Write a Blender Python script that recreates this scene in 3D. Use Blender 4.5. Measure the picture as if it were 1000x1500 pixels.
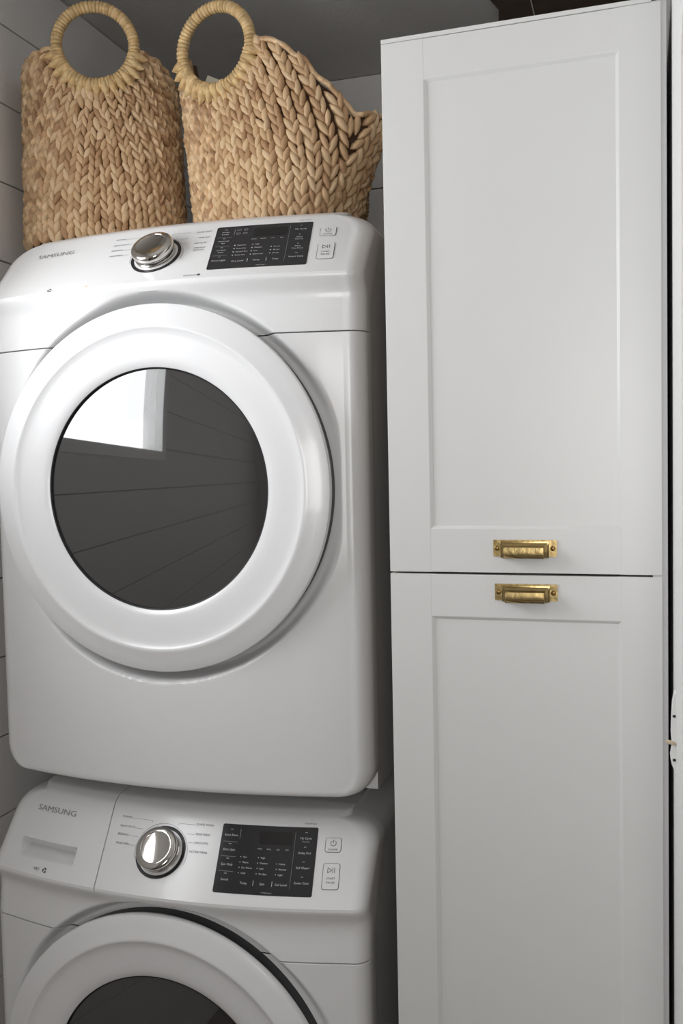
import bpy, bmesh, math, random
from mathutils import Vector, Matrix
random.seed(7)
for o in list(bpy.data.objects): bpy.data.objects.remove(o, do_unlink=True)
scene = bpy.context.scene
COL = scene.collection

# ------------------------------------------------------------------ camera
YAW, PIT, ROL = 0.30527, -0.05245, -0.02103
CAM = Vector((1.08895, -1.41118, 1.5483))
f_ = Vector((-math.sin(YAW)*math.cos(PIT), math.cos(YAW)*math.cos(PIT), math.sin(PIT)))
r_ = Vector((math.cos(YAW), math.sin(YAW), 0)); u_ = r_.cross(f_)
r2 = r_*math.cos(ROL)+u_*math.sin(ROL); u2 = -r_*math.sin(ROL)+u_*math.cos(ROL)
cd = bpy.data.cameras.new('camera'); cam = bpy.data.objects.new('camera', cd); COL.objects.link(cam)
cd.sensor_fit = 'VERTICAL'; cd.sensor_height = 36; cd.sensor_width = 24
cd.lens = 1380.74/1500*36; cd.clip_start = 0.02
cam.matrix_world = Matrix(((r2.x, u2.x, -f_.x, CAM.x), (r2.y, u2.y, -f_.y, CAM.y), (r2.z, u2.z, -f_.z, CAM.z), (0, 0, 0, 1)))
scene.camera = cam
# ------------------------------------------------------------------ light
scene.view_settings.view_transform = 'Standard'; scene.view_settings.look = 'None'
scene.view_settings.exposure = 0.0; scene.view_settings.gamma = 1; scene.view_settings.use_curve_mapping = False
w = bpy.data.worlds.new('world'); scene.world = w; w.use_nodes = True
w.node_tree.nodes['Background'].inputs[0].default_value = (0.95, 0.97, 1, 1)
w.node_tree.nodes['Background'].inputs[1].default_value = 1.0
def area(name, loc, rot, sx, sy, energy, col):
    l = bpy.data.lights.new(name, 'AREA'); l.shape = 'RECTANGLE'; l.size = sx; l.size_y = sy
    l.energy = energy; l.color = col
    o = bpy.data.objects.new(name, l); o.location = loc; o.rotation_euler = rot; COL.objects.link(o); return o
# daylight outside the small window in the left wall (faces +x) and the large one in the wall behind the camera (faces +y)
WIN_A = (-0.93, -0.20, 1.60, 2.20)     # y0 y1 z0 z1
WIN_B = (0.88, 1.42, 1.15, 2.05); YF_L = -2.58
area('window_daylight', (-0.175, (WIN_A[0]+WIN_A[1])/2, (WIN_A[2]+WIN_A[3])/2), (0, -math.pi/2, 0), WIN_A[3]-WIN_A[2], WIN_A[1]-WIN_A[0], 13.8, (0.96, 0.98, 1))
area('window_daylight', ((WIN_B[0]+WIN_B[1])/2, YF_L, (WIN_B[2]+WIN_B[3])/2), (math.pi/2, 0, 0), WIN_B[1]-WIN_B[0], WIN_B[3]-WIN_B[2], 12.8, (1, 0.99, 0.97))

# ------------------------------------------------------------------ materials
def mat(name, col, rough=0.5, metal=0.0, ior=1.5, noise=None, bump=None, coat=0.0, spec=0.5):
    m = bpy.data.materials.new(name); m.use_nodes = True; nt = m.node_tree; b = nt.nodes['Principled BSDF']
    b.inputs['Base Color'].default_value = (*col, 1); b.inputs['Roughness'].default_value = rough
    b.inputs['Metallic'].default_value = metal; b.inputs['IOR'].default_value = ior; b.inputs['Coat Weight'].default_value = coat
    b.inputs['Coat Roughness'].default_value = 0.08; b.inputs['Specular IOR Level'].default_value = spec
    tc = nt.nodes.new('ShaderNodeTexCoord')
    if noise:
        sc, amt = noise
        n = nt.nodes.new('ShaderNodeTexNoise'); n.inputs['Scale'].default_value = sc; n.inputs['Detail'].default_value = 4
        mx = nt.nodes.new('ShaderNodeMix'); mx.data_type = 'RGBA'
        mx.inputs[6].default_value = (*[c*(1-amt) for c in col], 1); mx.inputs[7].default_value = (*[min(1, c*(1+amt)) for c in col], 1)
        nt.links.new(tc.outputs['Object'], n.inputs['Vector']); nt.links.new(n.outputs['Fac'], mx.inputs[0]); nt.links.new(mx.outputs[2], b.inputs['Base Color'])
    if bump:
        sc, st = bump
        n2 = nt.nodes.new('ShaderNodeTexNoise'); n2.inputs['Scale'].default_value = sc; n2.inputs['Detail'].default_value = 3
        bp = nt.nodes.new('ShaderNodeBump'); bp.inputs['Strength'].default_value = st; bp.inputs['Distance'].default_value = 0.002
        nt.links.new(tc.outputs['Object'], n2.inputs['Vector']); nt.links.new(n2.outputs['Fac'], bp.inputs['Height']); nt.links.new(bp.outputs['Normal'], b.inputs['Normal'])
    return m
M = {}
M['enamel'] = mat('white_enamel', (0.80, 0.80, 0.805), 0.27, noise=(30, 0.01), coat=0.2)
M['door_white'] = mat('white_door_plastic', (0.80, 0.80, 0.81), 0.25, noise=(30, 0.01), coat=0.3)
M['black_rubber'] = mat('black_rubber', (0.012, 0.012, 0.013), 0.5, noise=(60, 0.2))
M['glass'] = mat('dark_tinted_glass', (0.035, 0.034, 0.034), 0.03, ior=1.95, noise=(5, 0.1))
M['chrome'] = mat('brushed_chrome', (0.62, 0.60, 0.57), 0.09, 1.0, noise=(40, 0.06))
M['panel_black'] = mat('black_gloss_panel', (0.022, 0.022, 0.024), 0.12, noise=(20, 0.1))
M['lcd'] = mat('dark_display_window', (0.010, 0.009, 0.009), 0.08, noise=(20, 0.1))
M['print_grey'] = mat('grey_print', (0.09, 0.09, 0.095), 0.5, noise=(50, 0.05))
M['print_dark'] = mat('dark_print', (0.06, 0.06, 0.065), 0.5, noise=(50, 0.05))
M['print_logo'] = mat('logo_print', (0.30, 0.30, 0.31), 0.35, noise=(50, 0.05))
M['print_light'] = mat('light_print', (0.62, 0.62, 0.62), 0.5, noise=(50, 0.05))
M['mark_amber'] = mat('amber_colour', (0.85, 0.62, 0.15), 0.5, noise=(50, 0.05))
M['cab'] = mat('white_foil_cabinet', (0.72, 0.72, 0.715), 0.33, noise=(14, 0.012))
M['carcass'] = mat('cabinet_carcass', (0.60, 0.59, 0.60), 0.5, noise=(14, 0.02))
M['board'] = mat('gap_darkened_side', (0.16, 0.13, 0.10), 0.8, noise=(40, 0.2))  # left cabinet side coloured dark to deepen shade in the dryer gap
M['brass'] = mat('aged_brass', (0.42, 0.31, 0.14), 0.27, 1.0, noise=(70, 0.28), bump=(120, 0.15))
M['brass_d'] = mat('dark_brass_screw', (0.30, 0.19, 0.07), 0.35, 1.0, noise=(90, 0.3))
M['shiplap'] = mat('painted_shiplap', (0.78, 0.76, 0.74), 0.6, noise=(9, 0.03), bump=(40, 0.15))
M['shadow_gap'] = mat('shaded_gap_backing', (0.05, 0.045, 0.04), 0.9, noise=(9, 0.2))  # near-black colour standing in for shade in board gaps and door split
M['ceil'] = mat('ceiling_paint', (0.62, 0.60, 0.58), 0.9, noise=(60, 0.05), bump=(90, 0.4))
M['plaster'] = mat('wall_paint', (0.60, 0.585, 0.57), 0.8, noise=(20, 0.03), bump=(80, 0.2))
M['trim'] = mat('white_trim_paint', (0.88, 0.88, 0.87), 0.4, noise=(12, 0.015))
M['warm_wall'] = mat('warm_white_wall_paint', (0.74, 0.68, 0.65), 0.6, noise=(12, 0.02))
M['wood'] = mat('dark_brown_wood', (0.075, 0.045, 0.03), 0.7, noise=(25, 0.35), bump=(60, 0.3))
M['floor'] = mat('floor_boards', (0.12, 0.085, 0.06), 0.5, noise=(8, 0.2))
M['beige'] = mat('beige_cord', (0.62, 0.50, 0.36), 0.7, noise=(60, 0.1))
M['paper'] = mat('cream_paper_tag', (0.72, 0.68, 0.56), 0.7, noise=(60, 0.04))
M['liner'] = mat('gap_dark_core', (0.055, 0.028, 0.012), 0.85, noise=(60, 0.3))  # colour kept dark to deepen the shade between strands
def straw(name, c0, c1, c2):
    m = bpy.data.materials.new(name); m.use_nodes = True; nt = m.node_tree; b = nt.nodes['Principled BSDF']
    b.inputs['Roughness'].default_value = 0.55
    oi = nt.nodes.new('ShaderNodeObjectInfo'); at = nt.nodes.new('ShaderNodeAttribute'); at.attribute_name = 'tone'
    ad = nt.nodes.new('ShaderNodeMath'); ad.operation = 'ADD'; fr = nt.nodes.new('ShaderNodeMath'); fr.operation = 'FRACT'
    nt.links.new(oi.outputs['Random'], ad.inputs[0]); nt.links.new(at.outputs['Fac'], ad.inputs[1]); nt.links.new(ad.outputs[0], fr.inputs[0])
    rp = nt.nodes.new('ShaderNodeValToRGB'); e = rp.color_ramp.elements
    e[0].color = (*c0, 1); e[1].color = (*c2, 1); e[1].position = 1
    k = e.new(0.5); k.color = (*c1, 1)
    nt.links.new(fr.outputs[0], rp.inputs[0])
    tc = nt.nodes.new('ShaderNodeTexCoord'); n = nt.nodes.new('ShaderNodeTexNoise'); n.inputs['Scale'].default_value = 90; n.inputs['Detail'].default_value = 3
    nt.links.new(tc.outputs['Object'], n.inputs['Vector'])
    mx = nt.nodes.new('ShaderNodeMix'); mx.data_type = 'RGBA'; mx.blend_type = 'MULTIPLY'; mx.inputs[0].default_value = 0.7
    mr = nt.nodes.new('ShaderNodeMapRange'); mr.inputs[1].default_value = 0.3; mr.inputs[2].default_value = 0.7; mr.inputs[3].default_value = 0.55; mr.inputs[4].default_value = 1.15
    nt.links.new(n.outputs['Fac'], mr.inputs[0]); nt.links.new(rp.outputs[0], mx.inputs[6]); nt.links.new(mr.outputs[0], mx.inputs[7]) 
    nt.links.new(mx.outputs[2], b.inputs['Base Color'])
    bp = nt.nodes.new('ShaderNodeBump'); bp.inputs['Strength'].default_value = 0.25; bp.inputs['Distance'].default_value = 0.002
    nt.links.new(n.outputs['Fac'], bp.inputs['Height']); nt.links.new(bp.outputs['Normal'], b.inputs['Normal'])
    return m
M['straw'] = straw('water_hyacinth', (0.44, 0.25, 0.125), (0.67, 0.45, 0.25), (0.76, 0.55, 0.335))
M['cane'] = straw('wrapped_cane', (0.56, 0.37, 0.165), (0.66, 0.46, 0.22), (0.72, 0.52, 0.27))
def pane_mat():
    m = bpy.data.materials.new('window_glass'); m.use_nodes = True; nt = m.node_tree; nt.nodes.clear()
    o = nt.nodes.new('ShaderNodeOutputMaterial'); t = nt.nodes.new('ShaderNodeBsdfTransparent'); g = nt.nodes.new('ShaderNodeBsdfGlossy')
    g.inputs['Roughness'].default_value = 0.02; mx = nt.nodes.new('ShaderNodeMixShader'); mx.inputs[0].default_value = 0.05
    nt.links.new(t.outputs[0], mx.inputs[1]); nt.links.new(g.outputs[0], mx.inputs[2]); nt.links.new(mx.outputs[0], o.inputs[0]); return m
M['pane'] = pane_mat()

# ------------------------------------------------------------------ helpers
def mesh_obj(name, verts, faces, m, parent=None, smooth=None, loc=None):
    me = bpy.data.meshes.new(name); me.from_pydata([tuple(v) for v in verts], [], faces)
    me.update()
    if smooth:
        for p in me.polygons: p.use_smooth = True
        me.set_sharp_from_angle(angle=math.radians(smooth))
    me.materials.append(M[m])
    return add(name, me, parent, loc)
def add(name, me, parent=None, loc=None):
    o = bpy.data.objects.new(name, me); COL.objects.link(o)
    if parent: o.parent = parent
    if loc: o.location = loc
    return o
def thing(name, label, cat, loc=(0, 0, 0), group=None):
    o = bpy.data.objects.new(name, None); COL.objects.link(o); o.location = loc; o.empty_display_size = 0.05
    return tag(o, label, cat, group)
def tag(o, label, cat, group=None):
    o['label'] = label; o['category'] = cat
    if group: o['group'] = group
    return o
def struct(o, label=None):
    o['kind'] = 'structure'
    if label: o['label'] = label
    return o
def box_bm(bm, x0, x1, y0, y1, z0, z1):
    v = [bm.verts.new((x, y, z)) for x in (x0, x1) for y in (y0, y1) for z in (z0, z1)]
    for f in ((0, 1, 3, 2), (4, 6, 7, 5), (0, 4, 5, 1), (2, 3, 7, 6), (0, 2, 6, 4), (1, 5, 7, 3)): bm.faces.new([v[i] for i in f])
def bm_obj(name, bm, m, parent=None, bevel=0, seg=2, smooth=None):
    bmesh.ops.recalc_face_normals(bm, faces=bm.faces)
    if bevel: bmesh.ops.bevel(bm, geom=list(bm.edges), offset=bevel, segments=seg, affect='EDGES', profile=0.5)
    me = bpy.data.meshes.new(name); bm.to_mesh(me); bm.free()
    if smooth:
        for p in me.polygons: p.use_smooth = True
        me.set_sharp_from_angle(angle=math.radians(smooth))
    me.materials.append(M[m]); return add(name, me, parent)
def box(name, x0, x1, y0, y1, z0, z1, m, parent=None, bevel=0, seg=2):
    bm = bmesh.new(); box_bm(bm, min(x0, x1), max(x0, x1), min(y0, y1), max(y0, y1), min(z0, z1), max(z0, z1))
    return bm_obj(name, bm, m, parent, bevel, seg)
def sstep(a, b, x):
    t = max(0, min(1, (x-a)/(b-a))); return t*t*(3-2*t)

# ------------------------------------------------------------------ room
XW, YB, ZC, PITCH, Z0G = -0.075, 0.980, 2.541, 0.1519, 2.4044
YF, XR = -2.6, 2.75
fl = struct(box('floor', XW-0.3, XR+0.2, YF-0.1, YB+0.2, -0.05, 0, 'floor'))
ce = struct(box('ceiling', XW-0.3, XR+0.2, YF-0.1, YB+0.2, ZC, ZC+0.06, 'ceil'))
# unfinished brown strip of ceiling above the cabinet
pa = [(0.79, 0.40), (0.872, 0.40), (0.872, 0.978), (0.797, 0.978), (0.803, 0.84), (0.794, 0.78), (0.801, 0.73), (0.786, 0.66), (0.795, 0.56)]
def flat_prism(name, pts, z0, z1, m, parent):
    n = len(pts); v = [(x, y, z0) for x, y in pts]+[(x, y, z1) for x, y in pts]
    return mesh_obj(name, v, [tuple(range(n))[::-1], tuple(range(n, 2*n))]+[(i, (i+1) % n, n+(i+1) % n, n+i) for i in range(n)], m, parent)
o = flat_prism('wood_panel', pa, ZC-0.006, ZC+0.001, 'wood', ce); o['label'] = 'dark brown wooden ceiling panel with ragged edge'
o = box('wood_panel', 0.8745, 1.126, 0.40, 0.978, ZC-0.006, ZC+0.001, 'wood', ce); o['label'] = 'dark brown wooden ceiling panel'
box('joint_strip', 0.8722, 0.8743, 0.40, 0.978, ZC-0.009, ZC+0.001, 'paper', ce)
# shiplap walls: backing with each board a piece of its own
wl = struct(bpy.data.objects.new('wall_left', None)); COL.objects.link(wl)
bm = bmesh.new(); y0, y1, z0, z1 = WIN_A
for a in ((YF, y0, 0, ZC), (y1, YB+0.012, 0, ZC), (y0, y1, 0, z0), (y0, y1, z1, ZC)): box_bm(bm, XW-0.20, XW-0.012, a[0], a[1], a[2], a[3])
bm_obj('wall_backing', bm, 'shadow_gap', wl)
wb = struct(bpy.data.objects.new('wall_back', None)); COL.objects.link(wb)
box('wall_backing', XW-0.2, 1.30, YB+0.012, YB+0.1, 0, ZC, 'shadow_gap', wb)
g = 0.0032; k = -1
while True:
    zt = min(ZC, Z0G-k*PITCH)-g/2; zb = max(0, Z0G-(k+1)*PITCH)+g/2
    if zt <= 0.02: break
    if zb > z1 or zt < z0:
        box('shiplap_board', XW-0.012, XW, YF, YB, zb, zt, 'shiplap', wl, 0.0008, 1)
    else:
        box('shiplap_board', XW-0.012, XW, YF, y0-0.0, zb, zt, 'shiplap', wl, 0.0008, 1)
        box('shiplap_board', XW-0.012, XW, y1+0.0, YB, zb, zt, 'shiplap', wl, 0.0008, 1)
        if zb < z0-0.01: box('shiplap_board', XW-0.012, XW, y0, y1, zb, z0, 'shiplap', wl)
        if zt > z1+0.01: box('shiplap_board', XW-0.012, XW, y0, y1, z1, zt, 'shiplap', wl)
    box('shiplap_board', XW-0.012, 1.135, YB, YB+0.012, zb, zt, 'shiplap', wb, 0.0008, 1)
    k += 1
def window(name, axis, a0, a1, z0, z1, c, dirn):
    w_ = struct(bpy.data.objects.new(name, None)); COL.objects.link(w_)
    def bx(n, p0, p1, q0, q1, d0, d1, m):
        if axis == 'x': box(n, c+d0*dirn, c+d1*dirn, p0, p1, q0, q1, m, w_)
        else: box(n, p0, p1, c+d0*dirn, c+d1*dirn, q0, q1, m, w_)
    t = 0.035; dpt = 0.09 if axis == 'x' else 0.06
    bx('window_frame', a0, a0+t, z0, z1, -dpt, 0.004, 'trim'); bx('window_frame', a1-t, a1, z0, z1, -dpt, 0.004, 'trim')
    bx('window_frame', a0+t, a1-t, z0, z0+t, -dpt, 0.004, 'trim'); bx('window_frame', a0+t, a1-t, z1-t, z1, -dpt, 0.004, 'trim')
    bx('pane', a0+t, a1-t, z0+t, z1-t, -0.034, -0.030, 'pane')
    return w_
window('window_1', 'x', y0, y1, z0, z1, XW, 1)
wf = struct(bpy.data.objects.new('wall_front', None)); COL.objects.link(wf)
b0, b1, c0, c1 = WIN_B
bm = bmesh.new()
for a in ((XW-0.2, b0, 0, ZC), (b1, XR+0.2, 0, ZC), (b0, b1, 0, c0), (b0, b1, c1, ZC)): box_bm(bm, a[0], a[1], YF-0.12, YF+0.0, a[2], a[3])
bm_obj('wall_panel', bm, 'plaster', wf)
window('window_2', 'y', b0, b1, c0, c1, YF, 1)
struct(box('wall_side', XR, XR+0.1, YF, YB, 0, ZC, 'plaster'))
# wall stub right of the cabinet with its flat white trim
XJ = 1.1335
struct(box('wall_right', XJ+0.005, XJ+0.14, -0.50, YB, 0, ZC, 'warm_wall'))
ym = -0.345
tp = [(YB-0.002, 0.0), (ym, 0.0), (ym, 1.965), (ym-0.15, 2.067), (ym-0.15, ZC-0.001), (YB-0.002, ZC-0.001)]
n = len(tp); v = [(XJ, a, b) for a, b in tp]+[(XJ+0.0048, a, b) for a, b in tp]
struct(mesh_obj('trim_1', v, [tuple(range(n)), tuple(range(n, 2*n))[::-1]]+[(i, n+i, n+(i+1) % n, (i+1) % n) for i in range(n)], 'trim'))
struct(box('wall_behind', XJ+0.14, XR, -0.45, -0.35, 0, ZC, 'plaster'))

# ------------------------------------------------------------------ washer and dryer
BOW, XC, HW, HH, YWASH = 0.04707, 0.343, 0.343, 0.98339, -0.042
ZB, ZSEAM, ZTOP = 1.0154, 1.7516, 1.959
DX, DZc, DR = 0.345, 1.511, 0.2975            # door axis and radius
def bow0(x): return -BOW*(1-((x-XC)/HW)**2)
def bow(x): return -BOW*(1-((x-XC)/HW)**2)
def rel_panel(z): return 0.040+(z-1.8965)*0.889
def con(x, s, off=0.0):
    """point on the sloping console: x across, s up the slope, off outwards"""
    xx = x
    z = 1.8965+0.747*s
    y = bow(xx)+rel_panel(z)
    nx = 2*BOW*(xx-XC)/HW**2
    nv = Vector((nx*0.747, -0.747, 0.664)).normalized()
    return Vector((xx, y, z))+nv*off
SH = -0.095
def cons(x, s, off=0.0): return con(x+SH*s, s, off)
_cp = [(1.7532, 0.0), (1.765, .001), (1.78, .003), (1.795, .005), (1.808, .0055), (1.815, .004), (1.820, .0015), (1.825, -.002), (1.830, -.0062), (1.8335, -.0080), (1.8375, -.0088)]
def lerp_tab(tb, x):
    for (a, b), (c, d) in zip(tb[:-1], tb[1:]):
        if x <= c: return b+(d-b)*(x-a)/(c-a)
    return tb[-1][1]
def soft_tab(z):
    if z < 1.7545 or z > 1.8365: return lerp_tab(_cp, z)
    hw_ = min(0.008, z-1.7532, 1.8375-z); return sum(lerp_tab(_cp, z+hw_*k/5) for k in range(-5, 6))/11
CONSOLE = [(1.7524, 0.010), (1.7524, 0.0008)]+[(1.7532+(1.8375-1.7532)*i/36, soft_tab(1.7532+(1.8375-1.7532)*i/36)) for i in range(37)]
PANEL = [(1.842+i*(1.9485-1.842)/44, None) for i in range(45)]
TOPR = [(1.951, .0892), (1.9535, .0935), (1.9555, .098), (1.957, .1015), (1.9582, .1045), (1.9590, .107, .85), (1.9596, .1095, .6), (1.9601, .1125, .3), (1.9604, .1150, .1), (1.9605, .1172, 0)]
FRONT = [(ZB, .030), (ZB, .010), (ZB+.001, .006), (ZB+.003, .0025), (ZB+.006, .0006), (ZB+.010, 0.0)]
zz = ZB+.014
while zz < ZSEAM-.004: FRONT.append((zz, 0.0)); zz += .0029
FRONT += [(ZSEAM-.0018, 0.0), (ZSEAM-.0010, .0008), (ZSEAM-.0010, .010)]
def inset_at(z, rel):
    i = 0.0
    d = z-ZB; R = 0.045
    if d < R: i = R-math.sqrt(max(0, R*R-(R-d)**2))
    s = (z-1.8965)/0.747; R = 0.05; st = 0.0720
    if s > st-R: 
        q_ = min(1, (s-(st-R))/R); i = R-math.sqrt(max(0, R*R-(q_*R)**2))
    return i
def yback(z): return 0.042 if z < 1.80 else min(0.1185, 0.042+(z-1.80)*0.60)
def loft(name, prof, parent, x_lo=None, x_hi=None, nx=250, recess=None, m='enamel', cap_bottom=False):
    rows = []
    for z, rel, *bw in prof:
        bw = bw[0] if bw else 1.0
        bow = lambda x: bow0(x)*bw
        if rel is None: rel = rel_panel(z)
        ins = inset_at(z, rel); hw = HW-ins; yb = yback(z)
        rc = min(0.03, max(0.001, yb-rel-0.0005)); s = (z-1.8965)/0.747
        xl, xr = XC-hw, XC+hw
        L = x_lo(s) if x_lo else None; Rr = x_hi(s) if x_hi else None
        pts = []
        NA = 8
        if L is None:
            pts.append((xl, yb)); yc = bow(xl+rc)+rel+rc
            if yc > yb: yc = yb
            for i in range(NA): a = math.pi/2*i/NA; pts.append((xl+rc-rc*math.cos(a), yc-(yc-(bow(xl+rc)+rel))*math.sin(a)))
            a0 = xl+rc
        else:
            a0 = L; pts.append((a0, bow(a0)+rel+0.012)); pts.append((a0, bow(a0)+rel+0.0006)); a0 += 0.0006
        if Rr is None: a1 = xr-rc
        else: a1 = Rr-0.0006
        for i in range(nx+1):
            x = a0+(a1-a0)*i/nx; y = bow(x)+rel
            p = Vector((x, y, z))
            if z < 1.828:
                rr = math.hypot(x-DX, z-DZc); wgt = sstep(0.3185, 0.3010, rr); yt = max(y, -0.010)
                p.y = y+wgt*(yt-y)
            if recess: p = recess(p, x, s)
            pts.append(p)
        if Rr is None:
            yc = min(yb, bow(xr-rc)+rel+rc)
            for i in range(NA): a = math.pi/2*(1-(i+1)/NA); pts.append((xr-rc+rc*math.cos(a), yc-(yc-(bow(xr-rc)+rel))*math.sin(a)))
            pts.append((xr, yb))
        else:
            pts.append((Rr, bow(Rr)+rel+0.0006)); pts.append((Rr, bow(Rr)+rel+0.012))
        rows.append([Vector((p[0], p[1], z)) if len(p) == 2 else p for p in pts])
    n = len(rows[0]); v = [p for r in rows for p in r]; f = []
    for j in range(len(rows)-1):
        for i in range(n-1): f.append((j*n+i, j*n+i+1, (j+1)*n+i+1, (j+1)*n+i))
    if cap_bottom: f.append(tuple(range(n))[::-1])
    return mesh_obj(name, v, f, m, parent, 32)
def revolve(name, prof, m, parent, loc, seg=128, smooth=30, axis=None):
    """profile of (radius, height along -y); loc the centre"""
    v = []; f = []; n = len(prof)
    for i in range(seg):
        a = 2*math.pi*i/seg
        for r, y in prof: v.append((r*math.cos(a), y, r*math.sin(a)))
    for i in range(seg):
        for j in range(n-1):
            a, b = i*n+j, ((i+1) % seg)*n+j
            f.append((a, b, b+1, a+1))
    o = mesh_obj(name, v, f, m, parent, smooth)
    o.data.validate(); bm = bmesh.new(); bm.from_mesh(o.data); bmesh.ops.remove_doubles(bm, verts=bm.verts, dist=1e-6); bmesh.ops.recalc_face_normals(bm, faces=bm.faces); bm.to_mesh(o.data); bm.free()
    o.location = loc
    return o
# ---- print on the console: text turned into meshes that lie on the curved slope
def text_polys(txt, size, bold=0.0, shear=0.0, spacing=1.0):
    c = bpy.data.curves.new('t', 'FONT'); c.body = txt; c.size = size; c.align_x = 'LEFT'; c.resolution_u = 2; c.offset = bold; c.shear = shear; c.space_character = spacing
    o = bpy.data.objects.new('t', c); COL.objects.link(o)
    dg = bpy.context.evaluated_depsgraph_get(); me = o.evaluated_get(dg).to_mesh()
    v = [(p.co.x, p.co.y) for p in me.vertices]; f = [tuple(p.vertices) for p in me.polygons]
    o.evaluated_get(dg).to_mesh_clear(); bpy.data.objects.remove(o); bpy.data.curves.remove(c)
    return v, f
class Print:
    def __init__(s, off): s.v = []; s.f = []; s.off = off
    def text(s, txt, x, sv, cap, align='L', bold=0.0, width=None, shear=0.0, stretch=1.0):
        v, f = text_polys(txt, cap/0.69, bold, shear)
        w0 = max(p[0] for p in v); k = stretch if width is None else width/w0
        dx = {'L': 0, 'C': -w0*k/2, 'R': -w0*k}[align]
        b = len(s.v); s.v += [cons(x+dx+p[0]*k, sv+p[1]-cap/2, s.off) for p in v]; s.f += [tuple(b+i for i in q) for q in f]
    def poly(s, pts):
        b = len(s.v); s.v += [cons(x, y, s.off) for x, y in pts]; s.f.append(tuple(range(b, b+len(pts))))
    def line(s, pts, wd):
        for (x0, a0), (x1, a1) in zip(pts[:-1], pts[1:]):
            d = Vector((x1-x0, a1-a0)); L = d.length or 1; n = Vector((-d.y, d.x))/L*wd/2
            s.poly([(x0-n.x, a0-n.y), (x1-n.x, a1-n.y), (x1+n.x, a1+n.y), (x0+n.x, a0+n.y)])
    def arc(s, cx, cs, r, a0, a1, wd, n=24):
        p = [(cx+r*math.cos(math.radians(a0+(a1-a0)*i/n)), cs+r*math.sin(math.radians(a0+(a1-a0)*i/n))) for i in range(n+1)]; s.line(p, wd)
    def rrect(s, x0, x1, a0, a1, r, wd):
        p = []
        for cx, cy, st in ((x1-r, a1-r, 0), (x0+r, a1-r, 90), (x0+r, a0+r, 180), (x1-r, a0+r, 270)):
            for i in range(5): a = math.radians(st+90*i/4); p.append((cx+r*math.cos(a), cy+r*math.sin(a)))
        s.line(p+[p[0]], wd)
    def build(s, name, m, parent): return mesh_obj(name, s.v, s.f, m, parent)
def slab(name, x0, x1, a0, a1, rad, t, m, parent, nx=24, ns=4, base=0.0):
    """thin rounded rectangle that follows the console"""
    pts = []
    for cx, cy, st in ((x1-rad, a1-rad, 0), (x0+rad, a1-rad, 90), (x0+rad, a0+rad, 180), (x1-rad, a0+rad, 270)):
        for i in range(7): a = math.radians(st+90*i/6); pts.append((cx+rad*math.cos(a), cy+rad*math.sin(a)))
    bm = bmesh.new(); vs = [bm.verts.new((p[0], p[1], 0)) for p in pts]; bm.faces.new(vs)
    for i in range(1, nx): 
        x = x0+(x1-x0)*i/nx; bmesh.ops.bisect_plane(bm, geom=bm.verts[:]+bm.edges[:]+bm.faces[:], plane_co=(x, 0, 0), plane_no=(1, 0, 0))
    top = bm.faces[:]
    ret = bmesh.ops.extrude_face_region(bm, geom=top)
    for e in ret['geom']:
        if isinstance(e, bmesh.types.BMVert): e.co.z = 1
    for v in bm.verts: v.co = cons(v.co.x, v.co.y, base+(t if v.co.z > 0.5 else -0.0005))
    return bm_obj(name, bm, m, parent)
def knob(parent, x, s):
    c = cons(x, s); nx = 2*BOW*(x-XC)/HW**2; nv = Vector((nx*0.747, -0.747, 0.664)).normalized()
    rot = Vector((0, -1, 0)).rotation_difference(nv).to_matrix().to_4x4()
    def rv(name, prof, m, par=parent):
        o = revolve(name, [(r, -h) for r, h in prof], m, par, (0, 0, 0), 72, 35); o.matrix_local = Matrix.Translation(c) @ rot if par is parent else Matrix.Identity(4); return o
    rv('dial_ring', [(0.0385, -.004), (0.0385, .0012), (0.0435, .0012), (0.0435, -.004)], 'black_rubber')
    rv('dial_collar', [(0.0, .0002), (0.0380, .0006), (0.0383, -.004)], 'enamel')
    k = rv('dial', [(0.0345, .0008), (0.0345, .004), (0.0325, .0055), (0.0325, .0085), (0.0350, .010), (0.0358, .012), (0.0358, .018), (0.0350, .0205), (0.0330, .0222), (0.0272, .0236), (0.0264, .0236), (0.0256, .0226), (0.0250, .0224), (0.0, .0224)], 'chrome')
    return k
def door(parent):
    d = bpy.data.objects.new('door', None); COL.objects.link(d); d.parent = parent; d.location = (DX, 0, DZc)
    ring = revolve('door_ring', [(0.268, -.0350), (0.2945, -.0352), (0.2965, -.0372), (0.2977, -.0405), (0.2981, -.0440), (0.2980, -.0465), (0.2968, -.0500), (0.293, -.0518), (0.280, -.0555), (0.2660, -.0595), (0.2622, -.0610), (0.2595, -.0612), (0.2570, -.0602), (0.2545, -.0585), (0.246, -.0570), (0.236, -.0557), (0.222, -.0548), (0.208, -.0535), (0.199, -.0512), (0.1960, -.0490), (0.1955, -.0440), (0.1955, -.0350)], 'door_white', d, (0, 0, 0), 160, 28)
    N = 16; gp = [(0.1952*math.sin(i/N*math.pi/2)**1.0, 0) for i in range(N+1)]
    R0 = 0.1952; sag = 0.009
    gl = revolve('door_glass', [(r, -0.0455-sag*(1-(r/R0)**2)) for r, _ in gp][::-1], 'glass', d, (0, 0, 0), 128, 60)
    revolve('glass_rim', [(0.1938, -.0470), (0.1946, -.0492), (0.1962, -.0497), (0.1968, -.0480)], 'black_rubber', d, (0, 0, 0), 128, 60)
    revolve('gap_shade_ring', [(0.250, -.0350), (0.2943, -.0350), (0.2938, -.0300), (0.2920, -.004), (0.25, -.004)], 'black_rubber', parent, (DX, 0, DZc), 128, 30)  # black ring standing in for the dark gap behind the door
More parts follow.
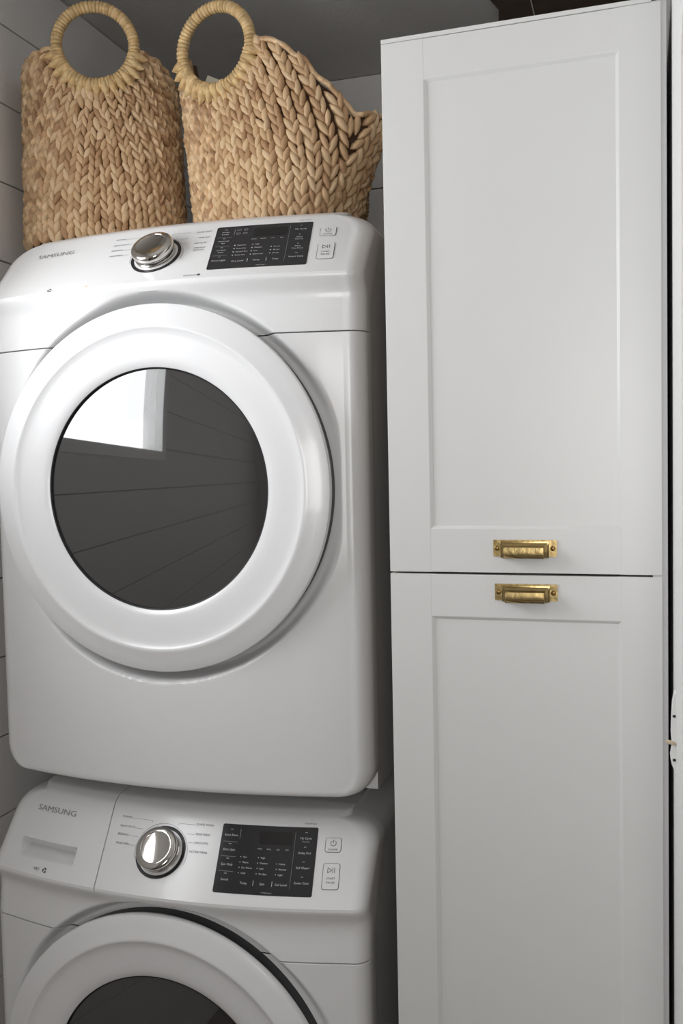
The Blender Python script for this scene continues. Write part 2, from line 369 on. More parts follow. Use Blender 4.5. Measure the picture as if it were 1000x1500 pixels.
def machine(name, label, washer):
    dy, dz = (YWASH, -HH) if washer else (0, 0)
    t = thing(name, label, 'washing machine' if washer else 'dryer', (0, dy, dz))
    # shell behind the front panels
    sec = []
    for zt in [1.9126+(ZTOP-1.9126)*math.sin(math.radians(a)) for a in range(0, 91, 9)]: sec.append((0.002+inset_at(zt, 0), zt))
    sec = sec+[(0.686-x, zt) for x, zt in sec[::-1]]
    bm = bmesh.new(); rows = []
    for x, zt in sec:
        yc_ = 0.040+(zt-1.80)*0.0765/0.159
        rows.append([bm.verts.new((x, a, b)) for a, b in [(0.040, ZB+.002), (0.040, 1.80), (yc_, zt), (0.79, zt), (0.80, zt-.01), (0.80, ZB+.002)]])
    n = 6
    bm.faces.new(rows[0]); bm.faces.new(rows[-1][::-1])
    for r0, r1 in zip(rows[:-1], rows[1:]):
        for i in range(n): bm.faces.new((r0[i], r1[i], r1[(i+1) % n], r0[(i+1) % n]))
    bm_obj('cabinet_body', bm, 'enamel', t, 0, 2, 30)
    loft('front_panel', FRONT, t, cap_bottom=True)
    # lower edge of the dryer sits on rubber pads, the washer on round feet
    for fx in (0.07, 0.616):
        for fy in (0.16, 0.70):
            h = 0.075 if washer else 0.0
            lo = (0.0 - dz) if washer else (ZTOP-HH)+0.0005
            revolve('foot', [(0.0, 0), (0.022, 0), (0.025, 0.004), (0.025, ZB+.002-lo), (0.0, ZB+.002-lo)], 'black_rubber', t, (fx, fy-(0 if washer else 0), lo), 24).rotation_euler = (math.pi/2, 0, 0)
    if washer:
        loft('upper_panel', CONSOLE, t)
        sx = lambda s: 0.2262+SH*s
        rest = [(1.8375, -.0088)]+PANEL+TOPR
        loft('control_panel', rest, t, x_lo=lambda s: sx(s)+0.0009, nx=130)
        def rec(p, x, s):
            xs_ = x-SH*s; a = sstep(0.0495, 0.0545, xs_)*sstep(0.1735, 0.1685, xs_)
            st, sb = -0.0162, -0.0455
            if s > st+.002 or s < sb: return p
            d = 0.028*a*min(1, (s-sb)/(st-sb))*sstep(st+.002, st-.0015, s)
            return p+Vector((0, 0.747, -0.664))*d
        dr = loft('detergent_drawer', rest, t, x_hi=lambda s: sx(s)-0.0009, nx=110, recess=rec)
    else:
        loft('control_panel', CONSOLE+PANEL+TOPR, t)
    door(t)
    # dial, display, buttons
    kx, ks = (0.3345, -0.001) if washer else (0.339, -0.006)
    knob(t, kx, ks)
    x0, x1, a0, a1 = 0.4365, 0.5955, -0.0550, 0.0555
    dp = slab('display', x0, x1, a0, a1, 0.003, 0.0006, 'panel_black', t)
    U = lambda u, v: (x0+u*(x1-x0), a1-v*(a1-a0))
    l0, l1 = U(.41, .275), U(.745, .085)
    slab('display_window', l0[0], l1[0], l0[1], l1[1], 0.0015, 0.0009, 'lcd', dp, 10)
    pl = Print(0.0010); cp = 0.0034
    def T(txt, u, v, al='C', c=cp, **k): 
        x, s = U(u, v); pl.text(txt, x, s, c, al, **k)
    if washer:
        left = ['Extra Rinse', 'Extra Spin', 'Spin Only', 'Sound']; right = ['My Cycle', 'Delay End', 'Self Clean+', 'Smart Care']
        cols = [(.245, ['Hot', 'Warm', 'Eco Warm', 'Cold'], 0), (.43, ['High', 'Medium', 'Low', 'No Spin'], 0), (.625, ['Heavy', 'Normal', 'Light'], 1)]
        bot = [('Temp', .305), ('Spin', .495), ('Soil Level', .685)]; st = ['Wash', 'Rinse', 'Spin', 'End']
    else:
        left = ['Wrinkle\nPrevent', 'Mixed Load\nBell', 'Anti Static\nAlarm', 'Drum Light']; right = ['My Cycle', 'Adjust\nTime Up', 'Adjust\nTime Down', 'Smart Care']
        cols = [(.245, ['Very Dry', 'More Dry', 'Normal Dry', 'Damp Dry'], 0), (.43, ['High', 'Medium', 'Low', 'Extra Low'], 0), (.625, ['60 min', '40 min', '30 min'], 1)]
        bot = [('Dry Level', .305), ('Temp', .495), ('Time', .685)]; st = ['Sensor', 'Wrinkle', 'Cool', 'End']
    for i, s_ in enumerate(left):
        v_ = .165+.215*i; ls = s_.split('\n')
        for j, q_ in enumerate(ls): T(q_, .105, v_+.04*(j-(len(ls)-1)/2)*1.3, c=cp if len(ls) == 1 else .0026)
        x, s = U(.105, v_-.085); pl.line([(x-.0022, s), (x+.0022, s)], .0007)
        if i < 3: 
            pl.line([U(.03, v_+.10), U(.185, v_+.10)], .00025)
    for i, s_ in enumerate(right):
        v_ = .165+.215*i; ls = s_.split('\n')
        for j, q_ in enumerate(ls): T(q_, .885, v_+.04*(j-(len(ls)-1)/2)*1.3, c=cp if len(ls) == 1 else .0026)
        x, s = U(.885, v_-.085); pl.line([(x-.0018, s), (x+.0018, s)], .0006)
    if washer: T('*3 sec save', .885, .215, c=.0018)
    for u_0, items, sk in cols:
        for i, s_ in enumerate(items):
            v_ = .475+.077*(i+sk); T(s_, u_0+.018, v_, 'L', .0027)
            x, s = U(u_0-.006, v_); r = .0008 if washer else .0012
            pl.poly([(x+r*math.cos(a), s+r*math.sin(a)) for a in [i_*math.pi/3 for i_ in range(6)]])
    for s_, u_0 in bot: T(s_, u_0, .845)
    for u_0 in (.405, .595): 
        x, s = U(u_0, .84); pl.line([(x, s-.004), (x, s+.004)], .0008)
    for s_, u_0 in zip(st, (.425, .52, .615, .705)): T(s_, u_0, .345, c=.0021)
    pl.line([U(.20, .07), U(.20, .22)], .0003); pl.line([U(.775, .07), U(.775, .9)], .00018)
    T('< *Hold 3 sec >', .55, .965, c=.0019)
    pl.build('lettering', 'print_light', dp)
    if not washer:
        pa_ = Print(0.0010)
        for u_0, v_0 in ((.245, .10), (.315, .10), (.245, .19), (.315, .19)): 
            x, s = U(u_0, v_0); pa_.rrect(x-.003, x+.003, s-.002, s+.002, .0008, .0008)
        pa_.build('indicator', 'print_logo', dp)
    # raised buttons
    for bx0, bx1, s0, s1, kind in ((0.6095, 0.6335, 0.0165, 0.0385, 'p'), (0.6095, 0.6345, -0.0425, -0.0025, 's')):
        b = slab('button', bx0, bx1, s0, s1, 0.0035, 0.0011, 'enamel', t, 6)
        pb = Print(0.0014); cx_ = (bx0+bx1)/2
        pb2 = Print(0.0003); pb2.rrect(bx0-.0005, bx1+.0005, s0-.0005, s1+.0005, .0038, .0009); pb2.build('button_outline', 'print_grey', b)
        if kind == 'p':
            pb.arc(cx_, 0.0302, 0.0043, 125, 415, .0009); pb.line([(cx_, 0.0302), (cx_, 0.0362)], .0009); pb.text('POWER', cx_, 0.0198, .0029, 'C')
        else:
            pb.line([(cx_-.0055, -.0172), (cx_-.0055, -.0088), (cx_+.0008, -.0130), (cx_-.0055, -.0172)], .0008)
            pb.line([(cx_+.0022, -.0172), (cx_+.0022, -.0088)], .0008); pb.line([(cx_+.0052, -.0172), (cx_+.0052, -.0088)], .0008)
            pb.text('START', cx_, -.0258, .0032, 'C'); pb.text('PAUSE', cx_, -.0322, .0032, 'C')
        pb.build('lettering', 'print_dark', b)
    # dial lettering with leader lines
    pd = Print(0.0004)
    Lw = [('NORMAL', .2585, .0500), ('HEAVY DUTY', .2625, .0340), ('BEDDING', .2575, .0200), ('RINSE+SPIN', .2600, .0050)] if washer else [('NORMAL', .2585, .0500), ('HEAVY DUTY', .2625, .0340), ('BEDDING', .2575, .0200), ('PERM PRESS', .2600, .0050)]
    Rw = [('QUICK WASH', .4045, .0505), ('PERM PRESS', .4035, .0340), ('DELICATES', .4035, .0200), ('ACTIVE WEAR', .4010, .0050)] if washer else [('QUICK DRY', .4140, .0480), ('TIME DRY', .4170, .0325), ('AIR FLUFF', .4130, .0180)]
    def label(*items):
        p_ = Print(0.0004)
        for s_, x, s, c in items: p_.text(s_, x, s, c, 'C')
        p_.build('cycle_label', 'print_grey', t)
    for s_, x, s in Lw+Rw: label((s_, x, s, .0034))
    if not washer: label(('WRINKLE', .4130, .0055, .0034), ('RELEASE', .4130, -.0005, .0034))
    pd.line([(.2700, .0490), (.3080, .0490), (.3080, .0450)], .0004); pd.line([(.2760, .0330), (.2935, .0330)], .0004); pd.line([(.2685, .0190), (.2870, .0190)], .0004); pd.line([(.2735, .0040), (.2850, .0040)], .0004)
    pd.line([(.3895, .0490), (.3590, .0490), (.3560, .0455)], .0004); pd.line([(.3890, .0330), (.3745, .0330)], .0004); pd.line([(.3900, .0190), (.3800, .0190)], .0004)
    pd.arc(kx, ks, .0475, -20, 200, .0005, 40)
    label(('PowerFoam' if washer else 'Smart Care', .582, .0620, .0028))
    if not washer: label(('SENSOR DRY', .412, -.0660, .0028)); pe = Print(0.0004); pe.poly([(.4260+.0028*math.cos(a), -.0655+.0028*math.sin(a)) for a in [i*math.pi/6 for i in range(12)]]); pe.build('emblem', 'print_grey', t)
    pd.build('dial_leader_lines', 'print_grey', t)
    lg = Print(0.0005)
    for dx_ in (-.0004, 0, .0004):
        if washer: lg.text('SAMSUNG', .0640+dx_, .0400, .0098, 'L', width=.0880)
        else: lg.text('SAMSUNG', .0820+dx_, .0325, .0098, 'L', width=.0830)
        lg.off += 0.00003
    lg.build('logo', 'print_logo', t)
    vm = Print(0.0005)
    if washer:
        vm.text('VRT', .1010, -.0620, .0048, 'C', stretch=1.15); cx_, cs_ = .1185, -.0620
    else:
        cx_, cs_ = .1480, -.0700
    for a in (20, 140, 260): vm.arc(cx_, cs_, .0033, a, a+85, .0026, 8)
    vm.build('emblem', 'print_dark', t)
    if not washer:
        am = Print(0.0006); am.poly([(.2215, -.0720), (.2245, -.0712), (.2265, -.0680), (.2235, -.0690)]); am.build('amber_mark', 'mark_amber', t)  # small amber mark low on the panel
    return t
washer = machine('washing_machine', 'white front-load washing machine with detergent drawer, under the stacked dryer', True)
dryer = machine('dryer', 'white front-load dryer stacked on the washer, carrying the two baskets', False)

# ------------------------------------------------------------------ cabinet
X0, X1, YD, ZS = 0.7416, 1.1196, -0.0763, 1.386
cb = thing('tall_cabinet', 'tall white shaker cabinet with two doors and brass cup pulls beside the dryer', 'cabinet', (0, 0, 0))
cz0, cz1 = 0.114, 2.1495
yb0 = YD+0.021
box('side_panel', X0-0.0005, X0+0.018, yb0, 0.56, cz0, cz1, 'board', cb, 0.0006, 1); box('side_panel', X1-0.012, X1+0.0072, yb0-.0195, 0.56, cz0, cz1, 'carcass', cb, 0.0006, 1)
box('top_panel', X0-0.0005, X1+0.0072, YD+0.0015, 0.56, 2.1432, cz1, 'cab', cb, 0.0006, 1)
box('back_panel', X0+0.018, X1-0.012, 0.545, 0.558, cz0, cz1-.008, 'carcass', cb)
box('bottom_panel', X0+0.018, X1-0.012, yb0, 0.545, cz0, cz0+0.018, 'carcass', cb)
box('shelf', X0+0.018, X1-0.012, yb0+.002, 0.545, ZS-0.01, ZS+0.008, 'shadow_gap', cb)
for fx in (X0+.05, X1-.05):
    for fy in (0.03, 0.50): revolve('foot', [(0, 0), (.025, 0), (.025, .006), (.016, .012), (.016, cz0), (0, cz0)], 'black_rubber', cb, (fx, fy, 0), 20).rotation_euler = (math.pi/2, 0, 0)
SL, SR = 0.0655, 0.0575
def cab_door(z0, z1, rail_b, rail_t):
    d = bpy.data.objects.new('door', None); COL.objects.link(d); d.parent = cb
    xa, xb = X0+SL, X1-SR; th = 0.019; dp = 0.0040; bv = 0.0046; e = 0.00008
    def frame_piece(name, ix0, ix1, iz0, iz1, side):
        # bar with a sloped inner edge on one side
        A = [(ix0, iz0), (ix1, iz0), (ix1, iz1), (ix0, iz1)]
        ins = {'R': (0, bv, 0, 0), 'L': (bv, 0, 0, 0), 'T': (0, 0, 0, bv), 'B': (0, 0, bv, 0)}[side]
        F = [(ix0+ins[0], iz0+ins[2]), (ix1-ins[1], iz0+ins[2]), (ix1-ins[1], iz1-ins[3]), (ix0+ins[0], iz1-ins[3])]
        yo = 0.0002 if name == 'rail' else 0.0
        v = [(x, YD+yo, z) for x, z in F]+[(x, YD+dp, z) for x, z in A]+[(x, YD+th, z) for x, z in A]
        fs = [(0, 1, 2, 3)]+[(i, 4+i, 4+(i+1) % 4, (i+1) % 4) for i in range(4)]+[(4+i, 8+i, 8+(i+1) % 4, 4+(i+1) % 4) for i in range(4)]+[(11, 10, 9, 8)]
        bm = bmesh.new(); vs = [bm.verts.new(p) for p in v]
        for f in fs: bm.faces.new([vs[i] for i in f])
        bm_obj(name, bm, 'cab', d, 0.0005, 1)
    frame_piece('stile', X0, xa-e, z0, z1, 'R'); frame_piece('stile', xb+e, X1, z0, z1, 'L')
    frame_piece('rail', xa-bv-.0001, xb+bv+.0001, z0+.0003, rail_b, 'T'); frame_piece('rail', xa-bv-.0001, xb+bv+.0001, rail_t, z1-.0003, 'B')
    box('panel', xa-.003, xb+.003, YD+dp, YD+dp+0.008, rail_b-.004, rail_t+.004, 'cab', d)
    return d
def cup_pull(parent, x0, x1, zt):
    h = 0.0235; y = YD
    bm = bmesh.new()
    # back plate
    box_bm(bm, x0, x1, y-0.0016, y, zt-h, zt)
    def ring(rx0, rx1, rz0, rz1, yy): return [bm.verts.new((rx0, yy, rz0)), bm.verts.new((rx1, yy, rz0)), bm.verts.new((rx1, yy, rz1)), bm.verts.new((rx0, yy, rz1))]
    # stepped hood: open at the bottom
    zb_ = zt-h-0.0012; a, b = x0+0.0105, x1-0.0105
    steps = [(a, b, zt-.0020, 0.0016), (a, b, zt-.0020, 0.0050), (a+.0020, b-.0020, zt-.0040, 0.0054), (a+.0022, b-.0022, zt-.0044, 0.0085), (a+.0055, b-.0055, zt-.0078, 0.0105), (a+.0060, b-.0060, zt-.0085, 0.0185), (a+.0063, b-.0063, zt-.0096, 0.0200)]
    prev = None
    for sx0, sx1, sz, d in steps:
        r = [bm.verts.new((sx0, y-d, zb_)), bm.verts.new((sx0, y-d, sz)), bm.verts.new((sx1, y-d, sz)), bm.verts.new((sx1, y-d, zb_))]
        if prev:
            for i in range(3): bm.faces.new((prev[i], prev[i+1], r[i+1], r[i]))
        prev = r
    # curved front lip
    L = prev
    for dz_, d in ((0.005, 0.0206), (0.010, 0.0204), (0.0148, 0.0196)):
        zq = max(zb_, zt-.0096-dz_)
        r1, r2 = bm.verts.new((a+.0063, y-d, zq)), bm.verts.new((b-.0063, y-d, zq))
        bm.faces.new((L[1], L[2], r2, r1)); bm.faces.new((L[0], L[1], r1)); bm.faces.new((L[3], r2, L[2])); L = [L[0], r1, r2, L[3]]
    o = bm_obj('cup_pull', bm, 'brass', parent, 0, 2, 30); sol = o.modifiers.new('thickness', 'SOLIDIFY'); sol.thickness = 0.0009; sol.offset = -1
    o['label'] = 'aged brass cup pull'
    for sx in (x0+0.0053, x1-0.0053):
        s = revolve('screw', [(0, -.0032), (.0020, -.0031), (.0033, -.0024), (.0036, -.0012), (.0036, 0)], 'brass_d', parent, (sx, y-.0012, zt-h/2), 16)
        box('screw_slot', sx-.0018, sx+.0018, y-.00435, y-.0040, zt-h/2-.00025, zt-h/2+.00025, 'black_rubber', parent)
du = cab_door(ZS+0.0012, ZS+0.756, 1.4545, 2.0815); cup_pull(du, 0.8930, 0.9810, 1.4345)
dl = cab_door(0.117, ZS-0.0015, 0.180, 1.3185); cup_pull(dl, 0.8945, 0.9815, 1.3722)

# ------------------------------------------------------------------ catch on the white trim
ct = thing('strike_plate', 'white painted metal catch plate with two screws on the trim beside the cabinet', 'latch', (XJ, -0.16, 1.145))
pp = [(0.0, 0.0), (-0.0005, 0.002), (-0.0055, 0.014), (-0.0070, 0.022), (-0.0055, 0.030), (-0.0050, 0.034), (-0.0060, 0.050), (-0.0055, 0.072), (-0.0045, 0.090), (-0.0020, 0.103), (0.0, 0.105)]
n = len(pp); v = [(x, -0.012, z) for x, z in pp]+[(x, 0.012, z) for x, z in pp]
mesh_obj('plate', v, [tuple(range(n)), tuple(range(n, 2*n))[::-1]]+[(i, n+i, n+(i+1) % n, (i+1) % n) for i in range(n)], 'trim', ct, 40)
for z in (0.020, 0.076):
    revolve('screw', [(0, -.0012), (.0016, -.0009), (.0020, 0)], 'black_rubber', ct, (-0.0025, -0.012, z), 12)
bm = bmesh.new(); bmesh.ops.create_uvsphere(bm, u_segments=10, v_segments=6, radius=1)
for v in bm.verts: v.co = Vector((-0.0065+v.co.x*0.0070, -0.013+v.co.y*0.0025, 0.0425+v.co.z*0.0028+v.co.x*-0.0016))
o = bm_obj('peg', bm, 'beige', ct, 0, 1, 60); o['label'] = 'beige cord peg'

# ------------------------------------------------------------------ baskets
def stitch_data():
    """leaf shaped strand: length along +y, lies in xy, rises in z"""
    prof = [(-0.5, 0.05, -0.1), (-0.27, 0.40, 0.75), (0.03, 0.52, 1.0), (0.30, 0.34, 0.65), (0.5, 0.03, -0.1)]
    v = []; f = []
    for y, wd, h in prof: v += [(-wd*0.9, y, -0.55), (-wd*0.75, y, h*0.5), (0, y, h), (wd*0.75, y, h*0.5), (wd*0.9, y, -0.55)]
    for j in range(4):
        for i in range(4): a = j*5+i; f.append((a, a+1, a+6, a+5))
    return v, f
SV, SF = stitch_data()
def basket(label, C, rot, A0, A1, B0, B1, hc, hcb, rim_r, rim_l, flare, tagged, hx=0.0):
    t = thing('woven_basket', label, 'basket', (C[0], C[1], ZTOP+0.0012), 'woven baskets on top of the dryer')
    t.rotation_euler = (0, 0, rot)
    RR, TR = 0.0705, 0.0102; EX = 0.80 if not tagged else 0.90
    Hh = hc
    def sec(h):
        k = max(0, min(1, h/0.34))
        a = A0+(A1-A0)*k; b = B0+(B1-B0)*k
        rb = 0.03
        if h < rb: 
            q_ = rb-math.sqrt(max(0, rb*rb-(rb-h)**2)); a -= q_*0.6; b -= q_*0.6
        return a, b
    N = 720; tab = [0.0]
    def plan(th, a, b):
        c, s = math.cos(th), math.sin(th)
        return Vector((a*math.copysign(abs(c)**EX, c), b*math.copysign(abs(s)**EX, s), 0))
    am, bmid = sec(0.17); pv = plan(-math.pi/2, am, bmid); 
    for i in range(1, N+1):
        p = plan(-math.pi/2+2*math.pi*i/N, am, bmid); tab.append(tab[-1]+(p-pv).length); pv = p
    L = tab[-1]
    import bisect
    def theta(s):
        s = (s+hx) % L; i = max(1, min(N, bisect.bisect_left(tab, s))); u = (s-tab[i-1])/max(1e-9, tab[i]-tab[i-1])
        return -math.pi/2+2*math.pi*(i-1+u)/N
    def P(s, h):
        a, b = sec(h); th = theta(s); p = plan(th, a, b)
        fl = flare(h)*max(0, math.cos(th))**6
        p.x += fl; p.z = h; return p
    def interp(tb, x):
        if x <= tb[0][0]: return tb[0][1]
        for (x0_, y0_), (x1_, y1_) in zip(tb[:-1], tb[1:]):
            if x <= x1_: return y0_+(y1_-y0_)*sstep(0, 1, (x-x0_)/(x1_-x0_))*0.5+(y1_-y0_)*0.5*(x-x0_)/(x1_-x0_)
        return tb[-1][1]
    Q = L/4; folded = hcb < 0.2
    def fb(s):
        """signed distance from nearest handle centre, and which handle"""
        s = (s+L/2) % L-L/2
        if abs(s) <= Q: return s, hc, True
        s2 = s-L/2 if s > 0 else s+L/2
        return s2, hcb, False
    def rim(s):
        d, h0, front = fb(s); ad = abs(d); right = (d > 0) == front
        if folded and not front: return interp(rim_r, Q)+(interp(rim_l, Q)-interp(rim_r, Q))*(d+Q)/(2*Q)
        tb = rim_r if right else rim_l
        top = interp(tb, max(ad, RR))
        k = 1-sstep(RR, Q, ad); 
        top += (h0-hc)*k
        if ad < RR-0.002: return min(top, h0-math.sqrt(max(0, (RR-0.002)**2-d*d)))
        return top
    # core shell, inner and outer skins
    n, m = 160, 16; v = []; f = []
    for i in range(n):
        s = L*i/n; hr = rim(s)-0.004
        for j in range(m+1): 
            h = hr*j/m; p = P(s, h); q_ = Vector((p.x, p.y, 0)); q_ = q_*(1-0.005/max(q_.length, 0.02)); v.append(Vector((q_.x, q_.y, h)))
        for j in range(m+1):
            h = hr*(m-j)/m; p = P(s, h); q_ = Vector((p.x, p.y, 0)); q_ = q_*(1-0.013/max(q_.length, 0.02)); v.append(Vector((q_.x, q_.y, max(h, 0.006))))
    w_ = 2*(m+1)
    for i in range(n):
        for j in range(w_-1): a, b = i*w_+j, ((i+1) % n)*w_+j; f.append((a, b, b+1, a+1))
    f.append(tuple(i*w_ for i in range(n))[::-1]); f.append(tuple(i*w_+w_-1 for i in range(n)))
    mesh_obj('basket_body', v, f, 'liner', t, 60)
    # rows of strands: columns run square to the rows, so they fan out from the ring handle
    rnd = random.Random(int(1000*hc)); st = []
    pit, cw = 0.0168, 0.0124
    def slant(hk): 
        q_ = min(hk, hc)/hc
        return (0.17*q_**1.4) if flare(0.2) == 0 else (0.155*q_**1.25)
    for front in (True, False):
        h0 = hc if front else hcb
        n0 = int(Q/cw); cols = [[cw*(i+0.5), (i % 2 == 0)] for i in range(-n0, n0)]
        hk = 0.020
        while hk < hc+0.10:
            Ck = slant(hk); Cn = slant(hk+pit)
            def hrow(d, C=Ck): return hk+C*(abs(d)/Q)**1.5
            for ci, (d, par) in enumerate(cols):
                sl = (hrow(abs(d)+.002)-hrow(abs(d)))/.002; dens = math.sqrt(1+sl*sl); sg = 1 if d > 0 else -1
                G = pit+(Cn-Ck)*(abs(d)/Q)**1.5
                lo_ = cols[max(0, ci-1)][0]; hi_ = cols[min(len(cols)-1, ci+1)][0]
                loc = (hi_-lo_)/2*dens if 0 < ci < len(cols)-1 else cw
                h = hrow(d)+(0.35*G if par else 0)+rnd.gauss(0, .0010); ss_ = d+rnd.gauss(0, .0006)
                s = ss_ if front else ss_+L/2
                if h <= rim(s)-0.005 and h > 0.004 and not ((front or not folded) and math.hypot(d, h-h0) < RR+0.011):
                    ds, dh = -sl*sg/dens, 1/dens
                    p = P(s, h); e = 0.003
                    e1 = (P(s+e, h)-P(s-e, h))/(2*e); e2 = (P(s, h+e)-P(s, max(0, h-e)))/(e+min(e, h))
                    nn = e1.cross(e2).normalized(); dv = (e1*ds+e2*dh).normalized()
                    ang = (0.36 if par else -0.36)+rnd.gauss(0, 0.10)
                    dv = Matrix.Rotation(ang, 3, nn) @ dv; sv = dv.cross(nn).normalized()
                    ln = max(0.021, min(0.036, 1.75*G/dens))*rnd.uniform(0.92, 1.1); wd = max(0.0110, min(0.0200, 1.20*loc))*rnd.uniform(0.88, 1.12); ht = 0.0088*rnd.uniform(0.85, 1.2)
                    Mx = Matrix(((sv.x*wd, dv.x*ln, nn.x*ht, 0), (sv.y*wd, dv.y*ln, nn.y*ht, 0), (sv.z*wd, dv.z*ln, nn.z*ht, 0), (0, 0, 0, 1)))
                    Mx.translation = p+nn*0.0008*rnd.uniform(-1, 1)
                    st.append(Mx)
            nc = []
            for d, par in cols:
                sl = (hrow(abs(d)+.002)-hrow(abs(d)))/.002; sg = 1 if d > 0 else -1
                G = pit+(Cn-Ck)*(abs(d)/Q)**1.5
                nc.append([d-sg*sl*G/(1+sl*sl), par])
            cols = []
            for d, par in nc:
                if cols and d-cols[-1][0] < 0.66*cw: continue
                cols.append([d, par])
            for _ in range(3):
                for i in range(1, len(cols)-1): cols[i][0] += 0.3*((cols[i-1][0]+cols[i+1][0])/2-cols[i][0])
            nc, cols = cols, []
            for i, c in enumerate(nc):
                cols.append(c)
                if i+1 < len(nc):
                    mid = (c[0]+nc[i+1][0])/2; sl = (hrow(abs(mid)+.002)-hrow(abs(mid)))/.002
                    if (nc[i+1][0]-c[0])*math.sqrt(1+sl*sl) > 1.55*cw: cols.append([mid, not c[1]])
            while Q-cols[-1][0] > 0.95*cw: cols.append([cols[-1][0]+cw, not cols[-1][1]])
            while cols[0][0]+Q > 0.95*cw: cols.insert(0, [cols[0][0]-cw, not cols[0][1]])
            hk += pit
    # the 300 strands turned most to the camera are pieces of their own, the rest one mesh
    Rz = Matrix.Rotation(rot, 3, 'Z'); org = Vector(t.location)
    def facing(Mx):
        p = Rz @ Mx.translation+org; nn = (Rz @ Vector((Mx[0][2], Mx[1][2], Mx[2][2]))).normalized(); c = CAM-p
        return -nn.dot(c.normalized())/c.length
    st.sort(key=facing)
    me = bpy.data.meshes.new('strand'); me.from_pydata(SV, [], SF); 
    for p_ in me.polygons: p_.use_smooth = True
    me.materials.append(M['straw'])
    for Mx in st[:290]:
        o = bpy.data.objects.new('strand', me); COL.objects.link(o); o.parent = t; o.matrix_local = Mx
    v = []; f = []; tone = []
    for Mx in st[290:]:
        b = len(v); v += [Mx @ Vector(q_) for q_ in SV]; f += [tuple(b+i for i in q_) for q_ in SF]; tone += [rnd.random()]*len(SV)
    o = mesh_obj('woven_strands', v, f, 'straw', t, 75); o['kind'] = 'stuff'
    at = o.data.attributes.new('tone', 'FLOAT', 'POINT'); at.data.foreach_set('value', tone)
    # rim: twisted edge strand
    v = []; f = []; n = 260; K = 8; tone = []; first = True
    ss = [L*i/n for i in range(n)]; cen = [P(s, rim(s)) for s in ss]
    for i in range(n):
        tg = (cen[(i+1) % n]-cen[i-1]).normalized(); s = ss[i]
        out = Vector((cen[i].x, cen[i].y, 0)).normalized(); ax = tg.cross(out).normalized(); out = ax.cross(tg)
        for k_ in range(K):
            a = 2*math.pi*k_/K; r = 0.0050*(1+0.3*math.sin(a+i*0.75)); v.append(cen[i]+out*r*math.cos(a)+ax*r*math.sin(a)); tone.append((i//4*0.37) % 1)
    for i in range(n):
        for k_ in range(K): a, b = i*K+k_, ((i+1) % n)*K+k_; c = i*K+(k_+1) % K; d = ((i+1) % n)*K+(k_+1) % K; f.append((a, b, d, c))
    o = mesh_obj('rim', v, f, 'straw', t, 80); at = o.data.attributes.new('tone', 'FLOAT', 'POINT'); at.data.foreach_set('value', tone)
    # ring handles with wrapped coils, collar strands where they meet the body
    for h0, sgn in ((hc, -1), (hcb, 1)):
        a_, b_ = sec(min(h0-RR, 0.3)); yy = sgn*(b_+(0.016 if folded and sgn > 0 else -0.001))
        v = []; f = []; NT, K = 420, 10; tone = []
        for i in range(NT):
            ph = 2*math.pi*i/NT; up = math.sin(ph)
            nc = 66; w1 = abs(math.sin(nc/2*ph+0.4*math.sin(5*ph))); r = TR*(0.84+0.24*w1**0.6)*(1.0 if up > -0.2 else 1.12)
            for k_ in range(K):
                a = 2*math.pi*k_/K; q_ = RR+r*math.cos(a); v.append((hx*-sgn+q_*math.cos(ph), yy+r*math.sin(a), h0+q_*math.sin(ph))); tone.append((math.floor(nc*ph/(2*math.pi))*0.618) % 1)
        for i in range(NT):
            for k_ in range(K): a, b = i*K+k_, ((i+1) % NT)*K+k_; c = i*K+(k_+1) % K; d = ((i+1) % NT)*K+(k_+1) % K; f.append((a, b, d, c))
        o = mesh_obj('ring_handle', v, f, 'cane', t, 80); at = o.data.attributes.new('tone', 'FLOAT', 'POINT'); at.data.foreach_set('value', tone)
        if sgn < 0:
            nC = 15
            for i in range(nC):
                ph = math.radians(-166+152*i/(nC-1)); dr = Vector((math.cos(ph), 0, math.sin(ph)))
                p = Vector((0, yy, h0))+dr*(RR+0.0125); pb_ = P(p.x, max(0.01, p.z)) if abs(p.x) < Q else p
                # strand bends from the ring on to the body
                e1 = Vector((-math.sin(ph), 0, math.cos(ph))); nn = Vector((0, sgn, 0))
                ln, wd, ht = 0.038*rnd.uniform(.85, 1.15), 0.0190, 0.0140
                pts = [(-0.45, 0.30, 0.35), (-0.22, 0.42, 0.95), (0.05, 0.46, 0.85), (0.30, 0.34, 0.45), (0.52, 0.05, 0.12)]
                v = []; f = []
                for y_, w__, h_ in pts:
                    cpt = Vector((hx*-sgn, yy, h0))+dr*(RR+0.0075+y_*ln); 
                    for xx, zz_ in ((-1, -.2), (-.6, .7), (.1, 1), (.7, .65), (1, -.2)):
                        v.append(cpt+e1*(xx*w__*wd)+nn*(h_*ht*zz_+(0.001)))
                for j in range(4):
                    for i_ in range(4): a = j*5+i_; f.append((a, a+1, a+6, a+5))
                mesh_obj('collar_strand', v, f, 'cane', t, 80)
    if tagged:
        bm = bmesh.new(); box_bm(bm, -0.016, 0.016, -0.0004, 0.0004, -0.025, 0.025)
        o = bm_obj('paper_tag', bm, 'paper', t); o.location = (hx-0.035, -B1+0.035, hc-0.058); o.rotation_euler = (0.1, 0.45, 0.2)
        o['label'] = 'cream paper tag'
    return t
R1 = [(0.0705, 0.366), (0.11, 0.356), (0.17, 0.330), (0.25, 0.312)]
R1l = [(0.0705, 0.366), (0.11, 0.363), (0.17, 0.354), (0.25, 0.346)]
basket('upright round-handled woven basket on the dryer beside the shiplap wall', (0.088, 0.260), math.radians(24), 0.151, 0.142, 0.106, 0.108, 0.368, 0.296, R1, R1l, lambda h: 0.0, False, 0.003)
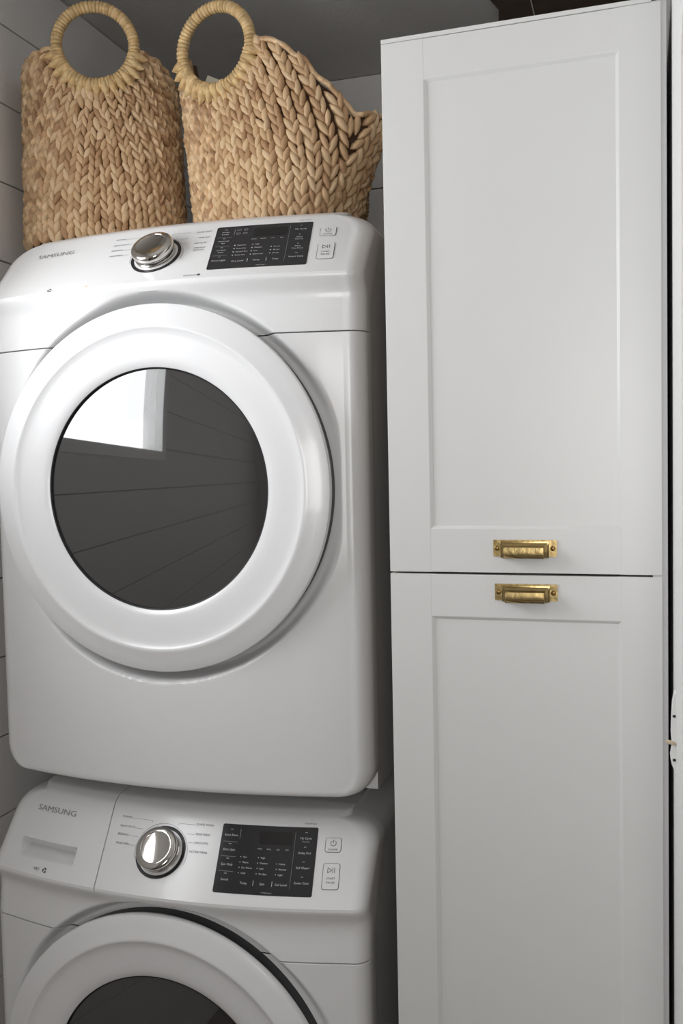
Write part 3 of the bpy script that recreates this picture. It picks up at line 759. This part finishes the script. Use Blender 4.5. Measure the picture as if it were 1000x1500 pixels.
R2 = [(0.0705, 0.325), (0.11, 0.314), (0.15, 0.284), (0.19, 0.238), (0.23, 0.188), (0.27, 0.163), (0.32, 0.163)]
R2l = [(0.0705, 0.323), (0.10, 0.316), (0.15, 0.291), (0.20, 0.251), (0.27, 0.201)]
basket('sagging round-handled woven basket with drooping rim on the dryer beside the white cabinet', (0.448, 0.260), math.radians(-8), 0.150, 0.182, 0.116, 0.118, 0.322, 0.090, R2, R2l, lambda h: 0.045*max(0, min(1, (h-0.03)/0.13)), True, -0.050)
